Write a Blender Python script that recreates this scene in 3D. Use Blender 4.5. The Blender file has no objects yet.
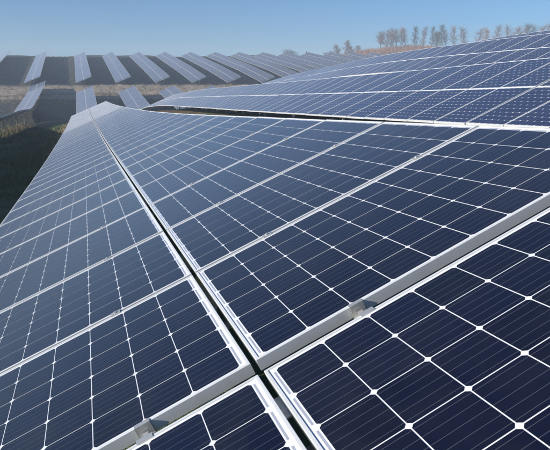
import bpy, bmesh, math, random
import numpy as np
from mathutils import Matrix, Vector

random.seed(11)
rng = np.random.default_rng(11)
sc = bpy.context.scene
COL = sc.collection

# ------------------------------------------------------------------ camera
CAM = Vector((-0.42623, -1.50614, 0.82188))
FWD = Vector((0.302694, 0.920738, -0.246206)).normalized()
RGT = Vector((0.949981, -0.312308, 0.0)).normalized()
UPV = RGT.cross(FWD).normalized()
cd = bpy.data.cameras.new('camera')
cam = bpy.data.objects.new('camera', cd)
COL.objects.link(cam)
cam.matrix_world = Matrix(((RGT.x, UPV.x, -FWD.x, CAM.x), (RGT.y, UPV.y, -FWD.y, CAM.y),
                           (RGT.z, UPV.z, -FWD.z, CAM.z), (0, 0, 0, 1)))
cd.sensor_width = 36.0
cd.lens = 36.0 * 570.8 / 550.0
cd.clip_start = 0.05
cd.clip_end = 4000
sc.camera = cam

# ------------------------------------------------------------------ sky, sun, exposure
SUN_EL, SUN_AZ = math.radians(16.5), math.radians(263)     # azimuth measured from +Y towards +X
to_sun = Vector((math.sin(SUN_AZ) * math.cos(SUN_EL), math.cos(SUN_AZ) * math.cos(SUN_EL), math.sin(SUN_EL)))
w = bpy.data.worlds.new('World'); sc.world = w; w.use_nodes = True
nt = w.node_tree
bg = nt.nodes['Background']
sky = nt.nodes.new('ShaderNodeTexSky')
sky.sky_type = 'NISHITA'; sky.sun_disc = False
sky.sun_elevation = SUN_EL; sky.sun_rotation = SUN_AZ
sky.air_density = 1.0; sky.dust_density = 0.1; sky.ozone_density = 8.0
nt.links.new(sky.outputs[0], bg.inputs['Color'])
bg.inputs['Strength'].default_value = 0.068
sd = bpy.data.lights.new('sun', 'SUN'); sd.energy = 4.5; sd.angle = math.radians(0.5)
sd.color = (1.0, 0.945, 0.87)
sun = bpy.data.objects.new('sun', sd); COL.objects.link(sun)
sun.rotation_euler = (-to_sun).to_track_quat('-Z', 'Y').to_euler()
sc.view_settings.view_transform = 'Standard'; sc.view_settings.look = 'None'
sc.view_settings.exposure = 0.88; sc.view_settings.gamma = 1.0
try:
    sc.cycles.use_denoising = True
except Exception:
    pass
sc.cycles.max_bounces = 6
sc.cycles.volume_bounces = 0

# ------------------------------------------------------------------ materials
def mat(name):
    m = bpy.data.materials.new(name); m.use_nodes = True
    return m, m.node_tree, m.node_tree.nodes['Principled BSDF']

def N(t, kind, **kw):
    n = t.nodes.new(kind)
    for k, v in kw.items():
        setattr(n, k, v)
    return n

def math_node(t, op, a, b=None, c=None):
    n = t.nodes.new('ShaderNodeMath'); n.operation = op
    for i, x in enumerate((a, b, c)):
        if x is None: continue
        if isinstance(x, (int, float)): n.inputs[i].default_value = x
        else: t.links.new(x, n.inputs[i])
    return n.outputs[0]

def mixc(t, fac, a, b):
    n = t.nodes.new('ShaderNodeMix'); n.data_type = 'RGBA'
    for i, x in ((0, fac), (6, a), (7, b)):
        if isinstance(x, (int, float)): n.inputs[i].default_value = x
        elif isinstance(x, tuple): n.inputs[i].default_value = (*x, 1)
        else: t.links.new(x, n.inputs[i])
    return n.outputs[2]

def noise(t, vec, scale, detail=4, rough=0.55):
    n = t.nodes.new('ShaderNodeTexNoise')
    n.inputs['Scale'].default_value = scale; n.inputs['Detail'].default_value = detail
    n.inputs['Roughness'].default_value = rough
    if vec is not None: t.links.new(vec, n.inputs['Vector'])
    return n.outputs[0]

def ramp(t, x, lo, hi):
    n = t.nodes.new('ShaderNodeMapRange'); n.interpolation_type = 'SMOOTHSTEP'
    n.inputs[1].default_value = lo; n.inputs[2].default_value = hi
    t.links.new(x, n.inputs[0])
    return n.outputs[0]

def dust(t, scale=1.0):
    """patchy dust film 0..1 in world space, so it does not repeat from panel to panel"""
    g = N(t, 'ShaderNodeNewGeometry')
    a = noise(t, g.outputs['Position'], 1.7 * scale, 6, 0.65)
    b = noise(t, g.outputs['Position'], 160 * scale, 2, 0.5)
    return math_node(t, 'ADD', ramp(t, a, 0.42, 0.75), math_node(t, 'MULTIPLY', ramp(t, b, 0.62, 0.78), 0.3))

def glass_coat(p, rough):
    p.inputs['Coat Weight'].default_value = 1.0
    p.inputs['Coat IOR'].default_value = 1.36
    p.inputs['Coat Roughness'].default_value = rough

def soil_and_glare(t, p, d, tau0):
    """thin dust film on the glass, with glare painted in down the row: it covers 1 - exp(-tau / cos) of what lies under it, so it shows at grazing angles"""
    lw = N(t, 'ShaderNodeLayerWeight'); lw.inputs['Blend'].default_value = 0.5
    cosv = math_node(t, 'MAXIMUM', math_node(t, 'SUBTRACT', 1.0, lw.outputs['Facing']), 0.012)
    ps = N(t, 'ShaderNodeSeparateXYZ'); t.links.new(N(t, 'ShaderNodeNewGeometry').outputs['Position'], ps.inputs[0])
    glare = math_node(t, 'MULTIPLY', ramp(t, ps.outputs[1], 8.0, 32.0), 0.0055)      # glare put into the film: thicker and paler down the row
    tau = math_node(t, 'MULTIPLY', math_node(t, 'ADD', math_node(t, 'MULTIPLY', d, 0.7), 0.7), math_node(t, 'ADD', glare, tau0))
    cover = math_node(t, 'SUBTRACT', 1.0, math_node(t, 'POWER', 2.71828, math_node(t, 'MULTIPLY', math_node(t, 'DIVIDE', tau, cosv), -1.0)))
    df = N(t, 'ShaderNodeBsdfDiffuse'); df.inputs['Color'].default_value = (0.72, 0.73, 0.75, 1)
    mx = N(t, 'ShaderNodeMixShader'); out = t.nodes['Material Output']
    t.links.new(cover, mx.inputs[0]); t.links.new(p.outputs[0], mx.inputs[1]); t.links.new(df.outputs[0], mx.inputs[2])
    t.links.new(mx.outputs[0], out.inputs['Surface'])

# silicon cells under glass: five silver busbars along the long side of the panel
def cell_material(name, gridded, c1, c2, c3, tau0=0.0028):
    m, t, p = mat(name)
    uv = N(t, 'ShaderNodeUVMap')
    sep = N(t, 'ShaderNodeSeparateXYZ'); t.links.new(uv.outputs[0], sep.inputs[0])
    U, V = sep.outputs[0], sep.outputs[1]
    g = N(t, 'ShaderNodeNewGeometry')
    oi = N(t, 'ShaderNodeObjectInfo')
    tone = noise(t, g.outputs['Position'], 4.0, 3)
    c = mixc(t, tone, c1, c2)
    c = mixc(t, math_node(t, 'MULTIPLY', oi.outputs['Random'], 0.7), c, c3)
    if gridded:
        U = math_node(t, 'MULTIPLY', U, 10.0); V = math_node(t, 'MULTIPLY', V, 6.0)
        fu = math_node(t, 'ABSOLUTE', math_node(t, 'SUBTRACT', math_node(t, 'FRACT', U), 0.5))
        fv = math_node(t, 'ABSOLUTE', math_node(t, 'SUBTRACT', math_node(t, 'FRACT', V), 0.5))
        line = math_node(t, 'GREATER_THAN', math_node(t, 'MAXIMUM', fu, fv), 0.49)
        dia = math_node(t, 'GREATER_THAN', math_node(t, 'ADD', fu, fv), 0.93)
        line = math_node(t, 'MAXIMUM', line, dia)
    b = math_node(t, 'ABSOLUTE', math_node(t, 'SUBTRACT', math_node(t, 'FRACT', math_node(t, 'MULTIPLY', V, 5.0)), 0.5))
    bus = math_node(t, 'LESS_THAN', b, 0.020)
    c = mixc(t, math_node(t, 'MULTIPLY', bus, 0.36), c, (0.20, 0.21, 0.24))
    if gridded:
        c = mixc(t, line, c, (0.62, 0.64, 0.66))
    d = dust(t)
    c = mixc(t, math_node(t, 'MULTIPLY', d, 0.006), c, (0.30, 0.28, 0.25))
    sp = noise(t, g.outputs['Position'], 210.0, 1, 0.4)          # specks of dust and dried drops
    c = mixc(t, math_node(t, 'MULTIPLY', ramp(t, sp, 0.75, 0.82), 0.06), c, (0.42, 0.40, 0.37))
    run = noise(t, g.outputs['Position'], 0.9, 6, 0.7)
    c = mixc(t, math_node(t, 'MULTIPLY', ramp(t, run, 0.55, 0.72), 0.012), c, (0.40, 0.37, 0.32))
    t.links.new(c, p.inputs['Base Color'])
    p.inputs['Roughness'].default_value = 0.45
    p.inputs['Specular IOR Level'].default_value = 0.02
    glass_coat(p, 0.10)
    p.inputs['Sheen Weight'].default_value = 0.7; p.inputs['Sheen Roughness'].default_value = 0.25
    p.inputs['Sheen Tint'].default_value = (0.66, 0.80, 1.0, 1)
    t.links.new(math_node(t, 'ADD', math_node(t, 'MULTIPLY', d, 0.05), 0.22), p.inputs['Coat Roughness'])
    soil_and_glare(t, p, d, tau0)
    return m

NAVY = ((0.0005, 0.0012, 0.0070), (0.0013, 0.0032, 0.0165), (0.0018, 0.0036, 0.0190))
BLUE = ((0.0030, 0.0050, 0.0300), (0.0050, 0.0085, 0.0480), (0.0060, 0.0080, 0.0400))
M_cell = cell_material('cell_silicon', False, *NAVY)
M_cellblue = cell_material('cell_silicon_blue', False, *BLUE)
M_cellglare = cell_material('cell_silicon_glare', False, *NAVY, 0.014)  # paler copy of the navy cells, with glare put into its film
M_cellfar = cell_material('cell_silicon_far', True, *NAVY, 0.007)
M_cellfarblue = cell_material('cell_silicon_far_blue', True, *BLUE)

m, t, p = mat('white_backsheet'); M_sheet = m
d = dust(t)
t.links.new(mixc(t, math_node(t, 'MULTIPLY', d, 0.2), (0.74, 0.75, 0.77), (0.52, 0.49, 0.45)), p.inputs['Base Color'])
p.inputs['Roughness'].default_value = 0.5; glass_coat(p, 0.1)

m, t, p = mat('panel_back'); M_back = m
p.inputs['Base Color'].default_value = (0.07, 0.072, 0.078, 1); p.inputs['Roughness'].default_value = 0.6

m, t, p = mat('silver_ribbon'); M_ribbon = m
p.inputs['Base Color'].default_value = (0.34, 0.36, 0.42, 1); p.inputs['Roughness'].default_value = 0.4; glass_coat(p, 0.1)

m, t, p = mat('anodised_aluminium'); M_frame = m
g = N(t, 'ShaderNodeNewGeometry')
a = noise(t, g.outputs['Position'], 6.0, 6, 0.7)
b = noise(t, g.outputs['Position'], 55.0, 3, 0.6)
s = math_node(t, 'ADD', math_node(t, 'MULTIPLY', ramp(t, a, 0.45, 0.8), 0.35), math_node(t, 'MULTIPLY', ramp(t, b, 0.55, 0.8), 0.25))
t.links.new(mixc(t, s, (0.70, 0.71, 0.70), (0.42, 0.41, 0.36)), p.inputs['Base Color'])
p.inputs['Metallic'].default_value = 0.25
t.links.new(math_node(t, 'ADD', math_node(t, 'MULTIPLY', b, 0.25), 0.30), p.inputs['Roughness'])

m, t, p = mat('clamp_metal'); M_clamp = m
g = N(t, 'ShaderNodeNewGeometry')
b = noise(t, g.outputs['Position'], 90.0, 4, 0.6)
t.links.new(mixc(t, b, (0.42, 0.42, 0.40), (0.66, 0.65, 0.62)), p.inputs['Base Color'])
p.inputs['Metallic'].default_value = 0.6; p.inputs['Roughness'].default_value = 0.38

m, t, p = mat('galvanised_steel'); M_galv = m
g = N(t, 'ShaderNodeNewGeometry')
v = N(t, 'ShaderNodeTexVoronoi'); v.inputs['Scale'].default_value = 45
t.links.new(g.outputs['Position'], v.inputs['Vector'])
t.links.new(mixc(t, v.outputs['Distance'], (0.30, 0.31, 0.31), (0.5, 0.51, 0.51)), p.inputs['Base Color'])
p.inputs['Metallic'].default_value = 0.5; p.inputs['Roughness'].default_value = 0.5

# ground: shaded green meadow, dry hill, bare track across the hill foot
m, t, p = mat('meadow_and_soil'); M_ground = m
g = N(t, 'ShaderNodeNewGeometry'); pos = g.outputs['Position']
sep = N(t, 'ShaderNodeSeparateXYZ'); t.links.new(pos, sep.inputs[0])
X, Y = sep.outputs[0], sep.outputs[1]
n1 = noise(t, pos, 0.10, 5, 0.6); n2 = noise(t, pos, 0.8, 6, 0.65); n3 = noise(t, pos, 9.0, 4, 0.7)
grass = mixc(t, ramp(t, n2, 0.35, 0.7), (0.075, 0.105, 0.045), (0.115, 0.13, 0.064))
grass = mixc(t, math_node(t, 'MULTIPLY', ramp(t, n3, 0.5, 0.75), 0.5), grass, (0.11, 0.10, 0.05))
hill = mixc(t, ramp(t, n2, 0.3, 0.7), (0.046, 0.050, 0.044), (0.088, 0.086, 0.070))
hill = mixc(t, math_node(t, 'MULTIPLY', ramp(t, n3, 0.45, 0.75), 0.4), hill, (0.17, 0.14, 0.09))
yy = math_node(t, 'ADD', Y, math_node(t, 'MULTIPLY', math_node(t, 'SUBTRACT', n1, 0.5), 7.0))
c = mixc(t, ramp(t, yy, 66.0, 98.0), grass, hill)
tan = mixc(t, ramp(t, n2, 0.3, 0.75), (0.42, 0.335, 0.245), (0.30, 0.235, 0.165))
rut = math_node(t, 'MULTIPLY', ramp(t, yy, 116.6, 117.2), math_node(t, 'SUBTRACT', 1.0, ramp(t, yy, 118.0, 118.8)))
tan = mixc(t, math_node(t, 'MULTIPLY', rut, 0.75), tan, (0.13, 0.10, 0.07))
band = math_node(t, 'MULTIPLY', ramp(t, yy, 111.0, 113.0), math_node(t, 'SUBTRACT', 1.0, ramp(t, yy, 121.5, 124.5)))
c = mixc(t, band, c, tan)
plate = mixc(t, ramp(t, n2, 0.3, 0.7), (0.30, 0.185, 0.10), (0.22, 0.15, 0.085))
c = mixc(t, math_node(t, 'MULTIPLY', ramp(t, yy, 190.0, 205.0), ramp(t, X, 92.0, 118.0)), c, plate)
# bare earth under the rows to the right of the first one
bare = math_node(t, 'MULTIPLY', math_node(t, 'MULTIPLY', ramp(t, X, 0.5, 3.0), math_node(t, 'SUBTRACT', 1.0, ramp(t, yy, 70.0, 90.0))), ramp(t, n1, 0.3, 0.6))
c = mixc(t, bare, c, (0.15, 0.10, 0.065))
# patchy dead grass along the low edge of the first row
edge = math_node(t, 'MULTIPLY', math_node(t, 'MULTIPLY', ramp(t, X, -3.0, -1.7), math_node(t, 'SUBTRACT', 1.0, ramp(t, X, -1.0, 0.5))),
                 math_node(t, 'MULTIPLY', ramp(t, Y, 22.0, 40.0), math_node(t, 'SUBTRACT', 1.0, ramp(t, Y, 62.0, 72.0))))
c = mixc(t, math_node(t, 'MULTIPLY', edge, 0.8), c, (0.26, 0.22, 0.10))
t.links.new(c, p.inputs['Base Color'])
p.inputs['Roughness'].default_value = 0.95; p.inputs['Specular IOR Level'].default_value = 0.1
bp = N(t, 'ShaderNodeBump'); bp.inputs['Strength'].default_value = 0.6; bp.inputs['Distance'].default_value = 0.12
t.links.new(n3, bp.inputs['Height']); t.links.new(bp.outputs[0], p.inputs['Normal'])

def leaf_mat(name, c1, c2, scale=1.5):
    m, t, p = mat(name)
    g = N(t, 'ShaderNodeNewGeometry')
    r = noise(t, g.outputs['Position'], scale, 3)
    t.links.new(mixc(t, ramp(t, r, 0.3, 0.7), c1, c2), p.inputs['Base Color'])
    p.inputs['Roughness'].default_value = 0.8; p.inputs['Specular IOR Level'].default_value = 0.15
    return m
M_grass = leaf_mat('grass_blades', (0.075, 0.110, 0.045), (0.145, 0.16, 0.075), 0.9)
M_dry = leaf_mat('dry_grass', (0.30, 0.235, 0.12), (0.20, 0.155, 0.075), 1.2)
M_scrub = leaf_mat('hill_scrub', (0.045, 0.05, 0.038), (0.15, 0.125, 0.085), 0.35)
M_bark = leaf_mat('grey_bark', (0.08, 0.066, 0.056), (0.15, 0.128, 0.11), 2.0)
M_twig = leaf_mat('bare_twigs', (0.125, 0.075, 0.047), (0.185, 0.12, 0.08), 0.5)
M_rust = leaf_mat('rusty_leaves', (0.30, 0.16, 0.075), (0.23, 0.13, 0.07), 0.5)
M_dark = leaf_mat('evergreen_leaves', (0.030, 0.045, 0.022), (0.055, 0.07, 0.035), 0.5)

# ------------------------------------------------------------------ helpers
def link(o, parent=None, **props):
    COL.objects.link(o)
    if parent is not None: o.parent = parent
    for k, v in props.items(): o[k] = v
    return o

def mesh(name, verts, faces, mats, midx=None, uvs=None, smooth=False):
    me = bpy.data.meshes.new(name)
    me.from_pydata([tuple(v) for v in verts], [], [tuple(f) for f in faces])
    for m in mats: me.materials.append(m)
    if midx is not None: me.polygons.foreach_set('material_index', list(midx))
    if uvs is not None:
        l = me.uv_layers.new(name='UVMap')
        l.data.foreach_set('uv', [x for q in uvs for x in q])
    if smooth: me.polygons.foreach_set('use_smooth', [True] * len(me.polygons))
    me.update()
    return me

class Geo:
    def __init__(s): s.v, s.f, s.m, s.uv = [], [], [], []
    def quad(s, pts, mi=0, uv=None):
        b = len(s.v); s.v += [tuple(p) for p in pts]; s.f.append(tuple(range(b, b + len(pts)))); s.m.append(mi)
        s.uv += uv if uv else [(0.1, 0.1)] * len(pts)
    def box(s, lo, hi, mi=0, M=None):
        c = [Vector((x, y, z)) for z in (lo[2], hi[2]) for y in (lo[1], hi[1]) for x in (lo[0], hi[0])]
        if M is not None: c = [M @ q for q in c]
        for q in ((0, 2, 3, 1), (4, 5, 7, 6), (0, 1, 5, 4), (2, 6, 7, 3), (0, 4, 6, 2), (1, 3, 7, 5)):
            s.quad([c[i] for i in q], mi)
    def bar(s, a, b, w, h, mi=0, upv=Vector((0, 0, 1))):
        a, b = Vector(a), Vector(b); d = (b - a).normalized()
        x = d.cross(upv)
        if x.length < 1e-4: x = d.cross(Vector((1, 0, 0)))
        x.normalize(); z = x.cross(d)
        M = Matrix(((x.x, d.x, z.x, a.x), (x.y, d.y, z.y, a.y), (x.z, d.z, z.z, a.z), (0, 0, 0, 1)))
        s.box((-w / 2, 0, -h / 2), (w / 2, (b - a).length, h / 2), mi, M)
    def mesh(s, name, mats): return mesh(name, s.v, s.f, mats, s.m, s.uv)

# ------------------------------------------------------------------ one photovoltaic panel, local axes u (up the slope), v (along the row), n
PL, PW, PT = 1.65, 0.992, 0.040            # panel length, width, frame depth
CP, CS, CH = 0.159, 0.1553, 0.0085         # cell pitch, size, corner cut
LIP, SUNK = 0.010, 0.0035
PITCH = 1.012

def cell_outline(cx, cy, CS=CS, CH=CH):
    h = CS / 2; k = h - CH
    return [(cx + x, cy + y) for x, y in ((-k, -h), (k, -h), (h, -k), (h, k), (k, h), (-k, h), (-h, k), (-h, -k))]

def cell_centre(i, j):
    return (i - 4.5) * CP, (j - 2.5) * CP

def laminate_mesh():
    g = Geo(); x, y = PL / 2 - 0.006, PW / 2 - 0.006
    zt, zb = -SUNK, -SUNK - 0.006
    g.quad([(-x, -y, zt), (x, -y, zt), (x, y, zt), (-x, y, zt)], 0)
    g.quad([(-x, -y, zb), (-x, y, zb), (x, y, zb), (x, -y, zb)], 1)
    for s in (-1, 1):                      # interconnect ribbons at both short ends, one per cell
        for j in range(6):
            cy = (j - 2.5) * CP; cx = s * (5 * CP + 0.0065)
            a, b = cy - 0.066, cy + 0.066
            g.quad([(cx - 0.003, a, zt + 0.0004), (cx + 0.003, a, zt + 0.0004), (cx + 0.003, b, zt + 0.0004), (cx - 0.003, b, zt + 0.0004)], 2)
    g.box((0.55, -0.06, zb - 0.022), (0.66, 0.06, zb - 0.0005), 1)      # junction box on the back
    return g.mesh('solar_panel', [M_sheet, M_back, M_ribbon])

def frame_mesh():
    X, Y = PL / 2, PW / 2; c = 0.0012     # tiny chamfer on the outer top edge catches the light
    rings = [(X, Y, -PT), (X, Y, -c), (X - c, Y - c, 0), (X - LIP, Y - LIP, 0), (X - LIP, Y - LIP, -SUNK - 0.001)]
    v = []
    for (x, y, z) in rings: v += [(-x, -y, z), (x, -y, z), (x, y, z), (-x, y, z)]
    f = []
    for r in range(len(rings) - 1):
        for k in range(4):
            a, b = r * 4 + k, r * 4 + (k + 1) % 4
            f.append((a, b, b + 4, a + 4))
    b0 = len(v); x, y = X - 0.028, Y - 0.028        # bottom flange
    v += [(-x, -y, -PT), (x, -y, -PT), (x, y, -PT), (-x, y, -PT)]
    for k in range(4):
        f.append((k, b0 + k, b0 + (k + 1) % 4, (k + 1) % 4))
    return mesh('frame', v, f, [M_frame])

def cell_uv(pts, cx, cy):
    return [((x - cx) / CP + 0.5, (y - cy) / CP + 0.5) for x, y in pts]

ZC = -SUNK + 0.0007
def one_cell_mesh():
    pts = cell_outline(0, 0)
    return mesh('solar_cell', [(x, y, 0) for x, y in pts], [tuple(range(8))], [M_cell], None, cell_uv(pts, 0, 0))

def cell_grid_mesh(size=(CS, CH), m=None):
    g = Geo()
    for i in range(10):
        for j in range(6):
            c = cell_centre(i, j); pts = cell_outline(*c, *size)
            g.quad([(x, y, ZC) for x, y in pts], 0, cell_uv(pts, *c))
    return g.mesh('cell_grid', [m or M_cell])

ME_LAM, ME_FRAME, ME_CELL, ME_GRID = laminate_mesh(), frame_mesh(), one_cell_mesh(), cell_grid_mesh()
ME_GRIDGLARE = cell_grid_mesh((CS, CH), M_cellglare)          # glare on the crest table, painted as a thicker pale film
ME_GRIDBLUE = cell_grid_mesh((0.1566, 0.0175), M_cellblue)     # the rows behind have rounder, bluer cells

def mid_clamp_mesh():
    g = Geo()                              # hat section bridging two frames, with a hex-ish bolt head
    g.box((-0.022, -0.019, 0.0003), (0.022, 0.019, 0.0033))
    g.box((-0.022, -0.0085, -0.035), (0.022, 0.0085, 0.0002))
    pts = [(0.0075 * math.cos(k * math.pi / 3), 0.0075 * math.sin(k * math.pi / 3)) for k in range(6)]
    for k in range(6):
        a, b = pts[k], pts[(k + 1) % 6]
        g.quad([(*a, 0.0033), (*b, 0.0033), (*b, 0.0095), (*a, 0.0095)])
    g.quad([(*q, 0.0095) for q in pts])
    return g.mesh('mid_clamp', [M_clamp])

def end_clamp_mesh():
    g = Geo()                              # Z clamp on the end frame: lip over the frame, web down its wall, foot on the rail, bolt
    g.box((-0.024, -0.0035, 0.0003), (0.024, 0.011, 0.0033))
    g.box((-0.024, -0.0075, -0.036), (0.024, -0.0036, 0.0033))
    g.box((-0.024, -0.034, -0.040), (0.024, -0.0076, -0.036))
    g.box((-0.008, -0.028, -0.0359), (0.008, -0.013, -0.020))
    return g.mesh('end_clamp', [M_clamp])
ME_MID, ME_END = mid_clamp_mesh(), end_clamp_mesh()

# ------------------------------------------------------------------ the lie of the land: height of each row's table centre
TILT = math.atan2(0.38624, 0.92222)
CLEAR = 1.35                                # table centre above the ground
HILL = [(86, -3.7), (90, -3.45), (104, -2.1), (116, -0.9), (118.5, -0.55), (123, 0.95), (150, 4.4), (181, 8.3), (185, 8.5), (192, 8.5), (205, 8.5)]
ROW = {
    -3: (-30.0, [(-40, -3.2), (40, -3.6), (60, -4.0)]),
    -2: (-18.5, [(-40, -1.8), (0, -1.8), (30, -2.4), (54, -3.6), (72, -3.9)]),
    -1: (-8.9, [(-40, -0.4), (0, -0.70), (22, -0.80), (36, -1.35), (46, -2.3), (54, -2.95), (63, -3.05), (72, -3.2), (84, -3.6)]),  # near part, out of view, is raised to throw shade on the grass strip
    0: (0.0, [(-40, 1.6), (-10, 0.474), (0, 0), (11, -0.522), (16, -0.725), (22, -0.93), (26, -1.05), (30, -1.17), (36, -1.33), (44, -1.5), (54, -1.66), (60, -1.95), (70, -2.9), (78, -3.6)]),
    1: (7.73, [(-40, 2.2), (0, 0.97), (7, 0.715), (12, 0.545), (16.4, 0.40), (20, 0.29), (24, 0.15), (30, -0.02), (35, -0.18), (41, -0.38), (49, -0.62), (60, -1.18), (67, -1.6), (75, -2.4), (82, -3.2)]),
    2: (15.46, [(-40, 2.8), (0, 2.1), (10, 2.04), (16, 1.95), (20, 1.92), (24, 1.85), (28, 1.75), (31, 1.62), (34, 1.45), (38.5, 1.15), (45, 0.78), (53, 0.1), (60, -0.6), (75, -2.3)]),
    3: (23.19, [(-40, 3.6), (0, 3.2), (20, 3.0), (25.7, 2.9), (28, 2.86), (31.75, 2.76), (33, 2.66), (38, 2.0), (45, 1.2), (53, 0.3), (65, -1.2), (78, -2.8)]),
    4: (31.0, [(-40, 3.6), (0, 3.3), (30, 3.0), (40, 2.0), (60, 0.0), (80, -2.4)]),
    5: (60.0, [(-40, 4.0), (0, 4.0), (35, 3.4), (60, 0.6), (80, -1.5)]),
    6: (130.0, [(-40, 4.0), (0, 4.0), (50, 4.0), (80, 0.0)]),
    7: (400.0, [(-40, 4.0), (50, 4.0), (80, 1.0)]),
    8: (900.0, [(-40, 4.0), (50, 4.0), (80, 1.0)]),
}
YS = np.arange(-60.0, 215.0, 0.5)
def smooth(a, k):
    x = np.arange(-3 * k, 3 * k + 1); g = np.exp(-0.5 * (x / k) ** 2); g /= g.sum()
    return np.convolve(np.pad(a, 3 * k, mode='reflect', reflect_type='odd'), g, mode='valid')
PROF = {}
for i, (x0, kn) in ROW.items():
    pts = kn + HILL
    a = np.interp(YS, [q[0] for q in pts], [q[1] for q in pts])
    a = a + np.clip((YS - 123) / 20, 0, 1) * 0.012 * min(max(x0, 0), 130)
    PROF[i] = smooth(a, 4) * (YS < 100) + smooth(a, 2) * (YS >= 100)
def c_row(i, y):                            # i may be fractional: interpolate by X between the listed rows
    return float(np.interp(y, YS, PROF[i]))
_rows = sorted(ROW); _xs = [ROW[i][0] for i in _rows]
_PM = np.array([PROF[i] for i in _rows])
def c_at(x, y):
    col = np.array([np.interp(y, YS, r) for r in _PM])
    return float(np.interp(x, _xs, col))
def sstep(a, lo, hi):
    q = np.clip((a - lo) / (hi - lo), 0, 1); return q * q * (3 - 2 * q)
def ground_z(x, y):
    yc = min(max(y, -60), 205)
    z = c_at(max(-30, min(x, 900)), yc) - (CLEAR - 0.3 * float(sstep(y, 117.5, 121)) - 0.28 * float(sstep(x, 3.0, 5.5)) * float(1 - sstep(y, 70, 90)))
    z -= 0.45 * float(1 - sstep(x, -8.0, -4.5)) * float(sstep(y, 40, 52)) * float(1 - sstep(y, 84, 98))
    z += 1.6 * float(sstep(y, 190, 222))      # the hill goes on rising a little behind the last panels
    if y > 190:                             # plateau rising to the tree line on the right, falling away far behind
        z += 4.3 * float(sstep(x, 106, 140)) * float(sstep(y, 195, 240))
        z += 0.4 * float(sstep(x, 90, 130)) * float(sstep(y, 200, 260))
        z -= 0.035 * max(0, y - 300)
    if y > 184: z += (0.36 * math.sin(x * 0.13) + 0.22 * math.sin(x * 0.31 + 1.0)) * float(sstep(y, 184, 200))
    return z

# ------------------------------------------------------------------ ground sheet
gx = np.unique(np.concatenate([np.arange(-400, -60, 40), np.arange(-60, -14, 4), np.arange(-14, 32, 0.9), np.arange(32, 60, 4), np.arange(60, 200, 10), np.arange(200, 541, 30)]))
gy = np.unique(np.concatenate([np.arange(-120, -20, 20), np.arange(-20, 130, 1.2), np.arange(130, 210, 3), np.arange(210, 320, 8), np.arange(320, 501, 20)]))
gv = []
for y in gy:
    for x in gx:
        z = ground_z(x, y)
        if abs(x) < 60 and y < 130: z += 0.06 * math.sin(1.3 * x + 0.7 * y) * math.sin(0.9 * y - 0.4 * x)
        gv.append((x, y, z))
nx = len(gx)
gf = [(j * nx + i, j * nx + i + 1, (j + 1) * nx + i + 1, (j + 1) * nx + i) for j in range(len(gy) - 1) for i in range(nx - 1)]
ground = link(bpy.data.objects.new('ground', mesh('ground', gv, gf, [M_ground], smooth=True)), kind='structure')

# ------------------------------------------------------------------ tables
def basis(V):
    U0 = Vector((math.cos(TILT), 0, math.sin(TILT)))
    U = (U0 - U0.dot(V) * V).normalized()
    return U, V, U.cross(V).normalized()

def seams(i, y0, n, x0=None, x1=None):
    """n panels from y0 along row i: list of (centre line point, unit tangent) at panel starts, with the end point last"""
    out = []; y = y0
    xa = ROW[i][0] if x0 is None else x0
    prof = lambda yy: c_at(xa, yy)
    for k in range(n + 1):
        q = 0 if n == 0 else k / n
        xb = xa if x1 is None else x1
        P = Vector((xa + (xb - xa) * q, y, prof(y)))
        s = (prof(y + 0.5) - prof(y - 0.5)) / 1.0
        y += PITCH / math.hypot(1, s)
        out.append(P)
    return out

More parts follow.
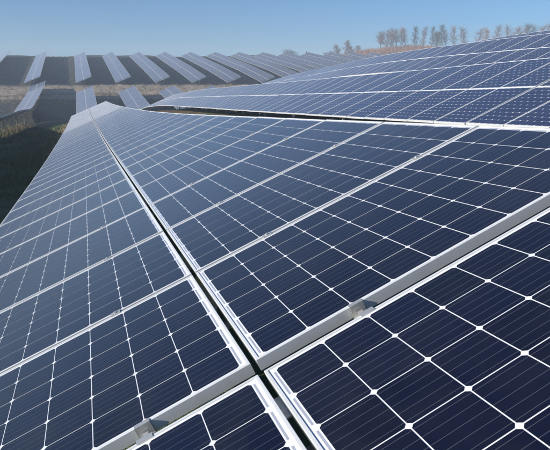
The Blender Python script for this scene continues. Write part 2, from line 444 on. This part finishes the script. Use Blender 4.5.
def table(label, i, y0, n, group, detail, x0=None, x1=None, cells=(), gap_after=0.0, post_every=4, clamps=0, end_clamps=(), jit=0.12, post0=1):
    S = seams(i, y0, n, x0, x1)
    mid = S[len(S) // 2]
    base = Vector((mid.x, mid.y, ground_z(mid.x, mid.y)))
    root = bpy.data.objects.new('solar_table', None)
    root.location = base; root.empty_display_size = 0.5
    link(root, label=label, category='solar table', group=group)
    sheets = Geo()
    fr = []
    for k in range(n):
        V = (S[k + 1] - S[k]).normalized()
        fr.append((S[k], *basis(V)))
    def place(k, u, v, z=0.0, rot=True, jitter=0.0):
        P, U, V, Nn = fr[k]
        o = P + u * U + v * V + z * Nn - base
        M = Matrix(((U.x, V.x, Nn.x, o.x), (U.y, V.y, Nn.y, o.y), (U.z, V.z, Nn.z, o.z), (0, 0, 0, 1)))
        if jitter:
            M = M @ Matrix.Rotation(math.radians(random.gauss(0, jitter)), 4, 'X') @ Matrix.Rotation(math.radians(random.gauss(0, jitter)), 4, 'Y')
        return M
    for k in range(n):
        for side in (-1, 1):
            near = (k, side) in cells
            M = place(k, side * (0.010 + PL / 2), PW / 2, 0.0, True, 0.0 if near else jit)
            if detail == 'panels':
                pn = link(bpy.data.objects.new('solar_panel', ME_LAM), root); pn.matrix_local = M
                link(bpy.data.objects.new('frame', ME_FRAME), pn)
                if near:
                    for a in range(10):
                        for b in range(6):
                            cx, cy = cell_centre(a, b)
                            c = link(bpy.data.objects.new('solar_cell', ME_CELL), pn); c.location = (cx, cy, ZC)
                else:
                    link(bpy.data.objects.new('cell_grid', ME_GRIDBLUE if i in (1, 2, 3) else (ME_GRIDGLARE if y0 > 25 else ME_GRID)), pn, kind='stuff')
            else:
                X, Y = PL / 2, PW / 2; x, y = X - 0.024, Y - 0.018
                A = [M @ Vector(q) for q in ((-X, -Y, 0), (X, -Y, 0), (X, Y, 0), (-X, Y, 0))]
                B = [M @ Vector(q) for q in ((-x, -y, 0), (x, -y, 0), (x, y, 0), (-x, y, 0))]
                D = [M @ Vector(q) for q in ((-X, -Y, -PT), (X, -Y, -PT), (X, Y, -PT), (-X, Y, -PT))]
                for q in range(4):
                    r = (q + 1) % 4
                    sheets.quad([A[q], A[r], B[r], B[q]], 0)
                    sheets.quad([D[q], D[r], A[r], A[q]], 0)
                sheets.quad(B, 1, [(0, 0), (1, 0), (1, 1), (0, 1)])
                sheets.quad([D[0], D[3], D[2], D[1]], 2)
    if detail != 'panels':
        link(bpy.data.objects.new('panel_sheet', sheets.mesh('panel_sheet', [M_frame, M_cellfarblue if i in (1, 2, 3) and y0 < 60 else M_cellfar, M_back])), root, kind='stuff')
    # purlins run with the row under the panels
    for u in (-1.26, -0.39, 0.39, 1.26):
        g = Geo(); prev = None
        step = 1 if detail == 'panels' else 4
        idx = list(range(0, n, step))
        rings = []
        for k in idx + [n]:
            P, U, V, Nn = fr[min(k, n - 1)]
            o = (S[k] if k < n else S[n]) - base
            if k == n: o = o - V * 0.02
            rings.append([o + (u + a) * U + b * Nn for a, b in ((-0.02, -0.103), (0.02, -0.103), (0.02, -0.0415), (-0.02, -0.0415))])
        for a, b in zip(rings, rings[1:]):
            for q in range(4): g.quad([a[q], a[(q + 1) % 4], b[(q + 1) % 4], b[q]])
        g.quad(rings[0][::-1]); g.quad(rings[-1])
        link(bpy.data.objects.new('purlin', g.mesh('purlin', [M_galv])), root)
    # rafters, posts and braces
    ks = list(range(post0, n, post_every)) or [0]
    for k in ks:
        P, U, V, Nn = fr[k]
        v = PITCH - 0.30
        g = Geo(); a = P + v * V - 0.155 * Nn - base
        g.bar(a - 1.5 * U, a + 1.5 * U, 0.06, 0.10, 0, Nn)
        link(bpy.data.objects.new('rafter', g.mesh('rafter', [M_galv])), root)
        top = a + 0.12 * U - 0.06 * Nn
        foot = Vector((top.x, top.y, ground_z(top.x + base.x, top.y + base.y) - base.z - 0.25))
        g = Geo(); g.bar(foot, top, 0.10, 0.14, 0, Vector((0, 1, 0)))
        link(bpy.data.objects.new('post', g.mesh('post', [M_galv])), root)
        for s in (-1, 1):
            g = Geo(); q = foot + (top - foot) * (0.60 if s > 0 else 0.45)
            g.bar(q, a + s * 0.85 * U - 0.055 * Nn, 0.04, 0.05, 0, Vector((0, 1, 0)))
            link(bpy.data.objects.new('brace', g.mesh('brace', [M_galv])), root)
    # clamps
    for k in range(1, min(n, clamps + 1)):
        for u in (-1.26, -0.39, 0.39, 1.26):
            c = link(bpy.data.objects.new('mid_clamp', ME_MID), root); c.matrix_local = place(k, u, -(PITCH - PW) / 2)
    for kind in end_clamps:
        for u in (-1.26, -0.365, 0.365, 1.26):
            c = link(bpy.data.objects.new('end_clamp', ME_END), root)
            if kind == 'start': c.matrix_local = place(0, u, 0.0)
            else: c.matrix_local = place(n - 1, u, PW) @ Matrix.Rotation(math.pi, 4, 'Z')
    return root

def tie_plate(root, v0):
    g = Geo(); U, V, Nn = basis(Vector((0, 0.99887, -0.04743)).normalized())
    M = Matrix(((U.x, V.x, Nn.x, -root.location.x), (U.y, V.y, Nn.y, -root.location.y), (U.z, V.z, Nn.z, -root.location.z), (0, 0, 0, 1)))
    g.box((-0.10, v0, -0.0465), (0.10, v0 + 0.10, -0.0412), 0, M)
    g.box((-0.10, v0 + 0.10, -0.0990), (0.10, v0 + 0.105, -0.0412), 0, M)
    link(bpy.data.objects.new('tie_plate', g.mesh('tie_plate', [M_galv])), root)
near_cells = {(0, -1), (0, 1), (1, -1), (1, 1), (2, 1)}
# first row: front table ends 76 mm short of the next one (v = 0)
VY = 0.99887
G0 = 'solar tables of the row running away from the camera'
nearest = table('nearest solar table, below the wide grey joint, cut by the bottom edge', 0, VY * (-0.076 - PW - 2 * PITCH), 3, G0, 'panels',
      cells={(2, -1), (2, 1)}, clamps=2, end_clamps=('end',), post0=2)
tie_plate(nearest, -0.27); tie_plate(nearest, -0.60)
table('long solar table just past the wide grey joint, with large dark navy cells', 0, 0.0, 29, G0, 'panels', cells=near_cells, clamps=14, end_clamps=('start',), post0=1)
table('pale glaring solar table on the far crest at the end of the nearest row', 0, 29.42, 24, G0, 'panels', clamps=0)
G1 = 'solar tables of the second row from the camera'
table('solar table at the right edge, near end of the second row', 1, 7.50 - 9 * 1.0113, 9, G1, 'panels', jit=0.25)
table('long solar table of the second row, behind the top edge of the first row', 1, 7.53, 30, G1, 'panels', jit=0.25)
table('far pale solar table at the left tail of the second row, dipping into the valley', 1, 37.95, 46, G1, 'panels', jit=0.2)
G2 = 'solar tables of the third row from the camera'
table('solar table of the third row, near part below the bare trees', 2, 9.0, 24, G2, 'panels', jit=0.25)
table('far solar table of the third row, tapering left towards the valley', 2, 33.4, 30, G2, 'sheet', jit=0.25)
G3 = 'solar tables of the fourth row from the camera'
table('topmost solar table on the right skyline, under the bare trees', 3, 16.0, 17, G3, 'panels', jit=0.25)
# row to the left, seen from below its high edge
GL = 'solar tables of the row left of the grass strip'
table('solar table left of the dark grass strip, seen from behind along its high edge', -1, 8.0, 78, GL, 'sheet', jit=0.2, post_every=7)
table('low solar table on the left below the tan track, rising towards it', -1, 87.3, 33, GL, 'sheet', x0=-8.9, x1=-8.6, post_every=7)

ORD = ['first', 'second', 'third', 'fourth', 'fifth', 'sixth', 'seventh', 'eighth', 'ninth', 'tenth', 'eleventh', 'twelfth', 'thirteenth', 'fourteenth', 'fifteenth', 'sixteenth']
GT = 'solar tables of the lower tier, below the tan track'
for q, i in enumerate((0, 1, 2, 3)):
    x = 7.73 * i
    lab = ['low solar table below the tan track, straight beyond the crest of the nearest row',
           'low solar table below the tan track, curving up out of the second row',
           'low solar table below the tan track, third from the left',
           'rightmost low solar table below the tan track, mostly hidden by the second row'][q]
    table(lab, i, 88.0, 28, GT, 'sheet', x0=x, x1=x, jit=0.2, post0=0)
GU = 'solar tables of the upper tier on the far hillside'
for q, i in enumerate(range(-2, 14)):
    x = 7.73 * i
    xa = {-2: -19.0, -1: -9.6}.get(i, x + (0.3 if i > 1 else 0)); xb = {-2: -20.0, -1: -10.6}.get(i, x - 0.35)
    lab = 'solar table on the far hillside above the tan track, %s from the left' % ORD[q]
    if q == 0: lab = 'solar table on the far hillside, cut off by the left edge of the picture'
    if q == 15: lab = 'solar table on the far hillside, rightmost one, behind the tail of the third row'
    table(lab, 0, 123.0, 57, GU, 'sheet', x0=xa, x1=xb, jit=0.15, post0=0)

# ------------------------------------------------------------------ trees on the skyline (unit height, scaled to each tree)
def tube(g, pts, rads, n=5):
    prev = None
    for k, (p, r) in enumerate(zip(pts, rads)):
        d = (pts[min(k + 1, len(pts) - 1)] - pts[max(k - 1, 0)]).normalized()
        x = d.cross(Vector((0.3, 1, 0.1))).normalized(); z = x.cross(d)
        ring = [p + r * (math.cos(a) * x + math.sin(a) * z) for a in (2 * math.pi * q / n for q in range(n))]
        if prev:
            for q in range(n): g.quad([prev[q], prev[(q + 1) % n], ring[(q + 1) % n], ring[q]])
        prev = ring
    g.quad(prev)

def ribbon(g, a, b, w):
    d = b - a
    s = d.cross(Vector((random.gauss(0, 1), random.gauss(0, 1), random.gauss(0, 1)))).normalized() * w / 2
    g.quad([a - s, a + s, b + s * 0.3, b - s * 0.3])

def leaf(g, p, s):
    a = Vector((random.gauss(0, 1), random.gauss(0, 1), random.gauss(0, 1))).normalized()
    b = a.cross(Vector((random.gauss(0, 1), random.gauss(0, 1), random.gauss(0, 1)))).normalized()
    g.quad([p - a * s, p + b * s * 0.55, p + a * s, p - b * s * 0.55])

def bare_tree(seed, H, spread, start, twigs, leafy=0.0):
    """a leafless tree H metres tall: (trunk and limbs, crown of twigs)"""
    random.seed(seed)
    tr, cr = Geo(), Geo()
    pts, p, d = [], Vector((0, 0, -0.4)), Vector((0, 0, 1))
    n = 9
    for k in range(n + 1):
        pts.append(p.copy())
        d = (d + Vector((random.gauss(0, .06), random.gauss(0, .06), 0.05))).normalized(); p = p + d * (H * 0.93) / n
    tube(tr, pts, [0.16 * (1 - k / n) ** 0.8 + 0.02 for k in range(n + 1)], 6)
    ends = []
    nb = 22
    for q in range(nb):
        f = start + (1 - start) * (q + random.random()) / nb * 0.97
        k = f * n; a = pts[int(k)].lerp(pts[min(int(k) + 1, n)], k - int(k))
        az = q * 2.4 + random.gauss(0, .4)
        L = spread * H * (1.05 - f) ** 0.55 * random.uniform(0.55, 1.1) * (0.45 + 0.55 * min(1, (f - start) / 0.25 + 0.3))
        up = random.uniform(0.55, 1.25)
        dd = Vector((math.cos(az), math.sin(az), up)).normalized()
        bp = [a]
        for s in range(4):
            bp.append(bp[-1] + dd * L / 4)
            dd = (dd + Vector((random.gauss(0, .16), random.gauss(0, .16), 0.10))).normalized()
        tube(tr, bp, [0.055, 0.045, 0.034, 0.022, 0.012], 4)
        ends.append(bp)
    for q in range(twigs):
        bp = random.choice(ends)
        k = random.uniform(0.7, 3.999); a = bp[int(k)].lerp(bp[int(k) + 1], k - int(k))
        dd = (bp[4] - bp[0]).normalized() + Vector((random.gauss(0, .75), random.gauss(0, .75), random.gauss(0.25, .5)))
        L = random.uniform(0.5, 1.6) * H / 11
        b = a + dd.normalized() * L
        ribbon(cr, a, b, 0.06)
        c = b + (dd.normalized() + Vector((random.gauss(0, .6), random.gauss(0, .6), random.gauss(0.1, .5)))).normalized() * L * 0.7
        ribbon(cr, b, c, 0.045)
        if random.random() < leafy:
            for _ in range(2): leaf(cr, b + Vector((random.gauss(0, .15), random.gauss(0, .15), random.gauss(0, .15))), random.uniform(0.07, 0.14))
    return tr, cr

def evergreen(seed, H, wd):
    random.seed(seed)
    tr, cr = Geo(), Geo()
    tube(tr, [Vector((0, 0, -0.4)), Vector((0.05, 0, H * .5)), Vector((0, 0.05, H * .96))], [0.16, 0.1, 0.03], 6)
    for q in range(1500):
        f = random.random() ** 0.8
        az = random.uniform(0, 6.283); lob = 0.7 + 0.3 * math.sin(az * 3 + f * 13)
        r = wd * H * (1 - f) ** 0.7 * lob * math.sqrt(random.random())
        leaf(cr, Vector((r * math.cos(az), r * math.sin(az), H * (0.06 + 0.94 * f))), random.uniform(0.12, 0.3))
    return tr, cr

def scrub(seed, H, wd, leafy):
    random.seed(seed)
    tr, cr = Geo(), Geo()
    for q in range(9):
        az = random.uniform(0, 6.283); r = random.uniform(0.2, 1.0) * wd * H
        a = Vector((0.2 * math.cos(az), 0.2 * math.sin(az), -0.2)); b = Vector((r * math.cos(az), r * math.sin(az), H * random.uniform(0.6, 1)))
        m = a.lerp(b, 0.5) + Vector((0, 0, 0.12 * H))
        tube(tr, [a, m, b], [0.05, 0.035, 0.012], 4)
        for _ in range(40):
            s = m.lerp(b, random.random()); e = s + Vector((random.gauss(0, .5), random.gauss(0, .5), random.gauss(.3, .35))) * H / 3.5
            ribbon(cr, s, e, 0.045)
            if random.random() < leafy: leaf(cr, e, random.uniform(.08, .2))
    return tr, cr

PROTO = {}
def proto(key, pair, H, tm, cm):
    PROTO.setdefault(key, []).append((pair[0].mesh('trunk', [tm]), pair[1].mesh('crown', [cm]), H))
for s, sp, st, tw in ((1, .33, .28, 620), (2, .24, .20, 560), (3, .42, .34, 700), (4, .30, .14, 640), (5, .38, .22, 520), (6, .22, .36, 420)): proto('b', bare_tree(s, 11, sp, st, tw), 11, M_bark, M_twig)
for s in (11, 12): proto('r', bare_tree(s, 11, 0.31, 0.15, 620, 0.7), 11, M_bark, M_rust)
for s in (21, 22): proto('d', bare_tree(s, 11, 0.19, 0.10, 700, 0.4), 11, M_bark, M_dark)
proto('conif', evergreen(31, 4.5, 0.28), 4.5, M_bark, M_dark)
proto('bush', scrub(41, 4.0, 0.75, 0.9), 4.0, M_bark, M_dark)
proto('shrub', scrub(42, 3.5, 0.8, 0.3), 3.5, M_bark, M_twig)
for s in (51, 52): proto('s', bare_tree(s, 7, 0.42, 0.15, 800, 0.25), 7, M_bark, M_twig)

TREES = [(89.9, 251.6, 13.9, 'bush', 'green bush alone on the far hilltop, leftmost plant on the skyline'),
 (99.5, 255.8, 13.4, 'conif', 'small dark evergreen on the skyline, right of the lone green bush'),
 (105.8, 248.8, 12.9, 'shrub', 'low bare shrub on the skyline between the evergreen and the hazy round trees'),
 (110.5, 252.8, 13.9, 'shrub', 'bare shrub just left of the hazy round trees on the skyline'),
 (113.8, 252.0, 17.0, 's', 'tall left one of the hazy spreading trees in the skyline gap'),
 (111.6, 238.2, 17.4, 's', 'widest of the hazy spreading trees in the skyline gap'),
 (113.1, 236.1, 15.2, 's', 'lowest of the hazy spreading trees in the skyline gap'),
 (124.1, 252.7, 16.7, 's', 'right hand hazy spreading tree in the skyline gap'),
 (127.0, 235.7, 21.8, 'b', 'leftmost tree of the tall bare group over the orange grass'),
 (128.8, 234.0, 22.5, 'b', 'bare tree second from the left in the tall group over the orange grass'),
 (139.7, 248.9, 21.7, 'b', 'bare tree set behind the tall group, third from its left end'),
 (135.1, 237.0, 23.3, 'b', 'bare tree just left of the rusty leaved one in the tall group'),
 (141.6, 243.4, 24.5, 'r', 'rusty leaved tree in the tall group over the orange grass'),
 (139.2, 234.8, 22.9, 'b', 'bare tree at the right end of the tall group over the orange grass'),
 (144.5, 236.1, 23.9, 'd', 'slim dark tree standing alone right of the tall group'),
 (141.3, 224.3, 22.5, 'b', 'bare tree with a forked crown right of the slim lone dark tree'),
 (150.7, 232.1, 24.2, 'd', 'slim dark tree at the left of the dense middle clump'),
 (155.3, 235.8, 22.9, 'b', 'bare tree inside the dense middle clump'),
 (152.5, 227.8, 23.9, 'd', 'dark tree at the centre of the dense middle clump'),
 (156.9, 231.1, 22.6, 'b', 'bare tree at the right of the dense middle clump'),
 (158.9, 227.7, 23.2, 'r', 'rusty tree standing alone right of the dense middle clump'),
 (154.0, 213.3, 22.7, 'b', 'bare tree over the stepped left end of the fourth row'),
 (168.7, 223.2, 23.1, 'b', 'thin bare tree right of the stepped end of the fourth row'),
 (168.7, 218.1, 22.7, 'r', 'rusty tree over the fourth row, first of the right hand trees'),
 (168.0, 209.8, 22.4, 'b', 'bare tree over the fourth row between the rusty tree and the pair'),
 (168.2, 201.3, 21.4, 'b', 'left tree of the low bare pair over the fourth row'),
 (182.4, 215.5, 22.9, 'b', 'right tree of the low bare pair over the fourth row'),
 (178.6, 206.4, 22.8, 'b', 'bare tree left of the last dark tree on the right skyline'),
 (184.0, 209.5, 23.5, 'd', 'last dark tree on the right skyline'),
 (188.3, 210.8, 23.5, 'b', 'bare tree right of the last dark tree on the skyline'),
 (187.8, 206.0, 23.5, 'b', 'bare tree second from the right edge of the picture'),
 (192.5, 208.4, 23.4, 'b', 'bare tree on the skyline at the right edge of the picture'),
 (130.5, 243.0, 20.6, 'b', 'short bare tree half hidden behind the left end of the tall group'),
 (136.6, 243.5, 22.0, 'b', 'bare tree showing through the gap left of the rusty tree'),
 (138.4, 241.5, 23.2, 'b', 'bare tree squeezed between the rusty tree and the right end of the tall group'),
 (153.6, 233.0, 22.6, 'b', 'bare tree half hidden behind the dark centre tree of the middle clump'),
 (151.8, 230.5, 21.4, 'd', 'short dark tree in front of the middle clump, near its left side')]
random.seed(5)
for q, (x, y, top, kind, lab) in enumerate(TREES):
    tm, cm, H = PROTO[kind][q % len(PROTO[kind])]
    gz = ground_z(x, y); s = max(0.4, (top - gz) / H * random.uniform(0.97, 1.14))
    nm = {'conif': 'evergreen_tree', 'bush': 'bush', 'shrub': 'shrub'}.get(kind, 'bare_tree')
    r = bpy.data.objects.new(nm, None); r.location = (x, y, gz); r.rotation_euler.z = random.uniform(0, 6.28)
    wz = s if kind in ('conif', 'bush', 'shrub') else max(0.75, 0.45 + 0.55 * s)
    r.scale = (wz * random.uniform(0.85, 1.35), wz * random.uniform(0.85, 1.35), s)
    link(r, label=lab, category='bush' if kind in ('bush', 'shrub') else 'tree', group='trees and bushes along the skyline')
    link(bpy.data.objects.new('trunk', tm), r); link(bpy.data.objects.new('crown', cm), r)

# ------------------------------------------------------------------ grass, weeds and brush
def tufts(name, mat_, spots, kind='stuff'):
    v, f = [], []
    for (x, y, h, n, wd) in spots:
        z = ground_z(x, y)
        for _ in range(n):
            bx, by = x + random.gauss(0, h * .35), y + random.gauss(0, h * .35)
            az = random.uniform(0, 6.283); lean = random.uniform(0.05, 0.6) * h; hh = h * random.uniform(0.5, 1.1)
            cx, sx = math.cos(az), math.sin(az); b = len(v)
            v += [(bx - sx * wd, by + cx * wd, z - .03), (bx + sx * wd, by - cx * wd, z - .03),
                  (bx + cx * lean * .4 - sx * wd * .5, by + sx * lean * .4 + cx * wd * .5, z + hh * .6),
                  (bx + cx * lean * .4 + sx * wd * .5, by + sx * lean * .4 - cx * wd * .5, z + hh * .6), (bx + cx * lean, by + sx * lean, z + hh)]
            f += [(b, b + 1, b + 3, b + 2), (b + 2, b + 3, b + 4)]
    return link(bpy.data.objects.new(name, mesh(name, v, f, [mat_])), kind=kind)

random.seed(8)
spots = []
while len(spots) < 4600:
    y = 4 + 76 * random.random() ** 1.5
    x = random.uniform(-1.6 - 0.10 * y - 1.0, 0.6)
    if x < -7.9: continue
    if 0.5 + 0.5 * math.sin(x * 1.3 + 2 * math.sin(y * .35)) * math.sin(y * .5 + x * .4) < random.random() * .8: continue
    spots.append((x, y, random.uniform(0.08, 0.26), 7, 0.006 + 0.0004 * y))
tufts('grass', M_grass, spots)
spots = []
for _ in range(420):                        # dead grass along the low edge of the first row
    y = random.uniform(22, 58); spots.append((random.gauss(-1.75, 0.28), y, random.uniform(.12, .4), 6, 0.008 + .0003 * y))
for _ in range(260):                        # tall weeds under the left row
    y = random.uniform(48, 88); spots.append((random.gauss(-8.6, 0.8), y, random.uniform(.3, .9), 6, 0.02))
for _ in range(300):                        # bits of straw through the meadow
    y = random.uniform(6, 60); spots.append((random.uniform(-1.2 - .09 * y, -0.5), y, random.uniform(.08, .22), 4, 0.01))
for _ in range(900):                        # foot of the hill
    spots.append((random.uniform(-16, 32), random.uniform(106, 124), random.uniform(.15, .5), 5, 0.03))
tufts('dry_grass', M_dry, spots)
spots = []
for _ in range(6500):
    y = random.uniform(92, 192) if random.random() < .8 else random.uniform(88, 112)
    spots.append((random.uniform(-26, 62), y, random.uniform(.15, .55), 5, 0.035))
tufts('hill_scrub', M_scrub, spots)
spots = []
for _ in range(1500):
    x = random.uniform(112, 175); y = 226 + random.uniform(-14, 22) - 0.25 * (x - 140)
    spots.append((x, y, random.uniform(.5, 1.9) * (1.15 if x < 150 else .8), 7, 0.06))
tufts('brush', M_rust, spots)

# ------------------------------------------------------------------ hazy air
HAZE = 0.0016
if HAZE:
    m = bpy.data.materials.new('hazy_air'); m.use_nodes = True
    t = m.node_tree; t.nodes.clear()
    o = t.nodes.new('ShaderNodeOutputMaterial'); pv = t.nodes.new('ShaderNodeVolumePrincipled')
    pv.inputs['Color'].default_value = (0.72, 0.85, 1.0, 1); pv.inputs['Density'].default_value = HAZE
    pv.inputs['Anisotropy'].default_value = 0.0
    t.links.new(pv.outputs[0], o.inputs['Volume'])
    g = Geo(); g.box((-420, -140, -16), (560, 520, 27))
    link(bpy.data.objects.new('haze', g.mesh('haze', [m])), kind='stuff')
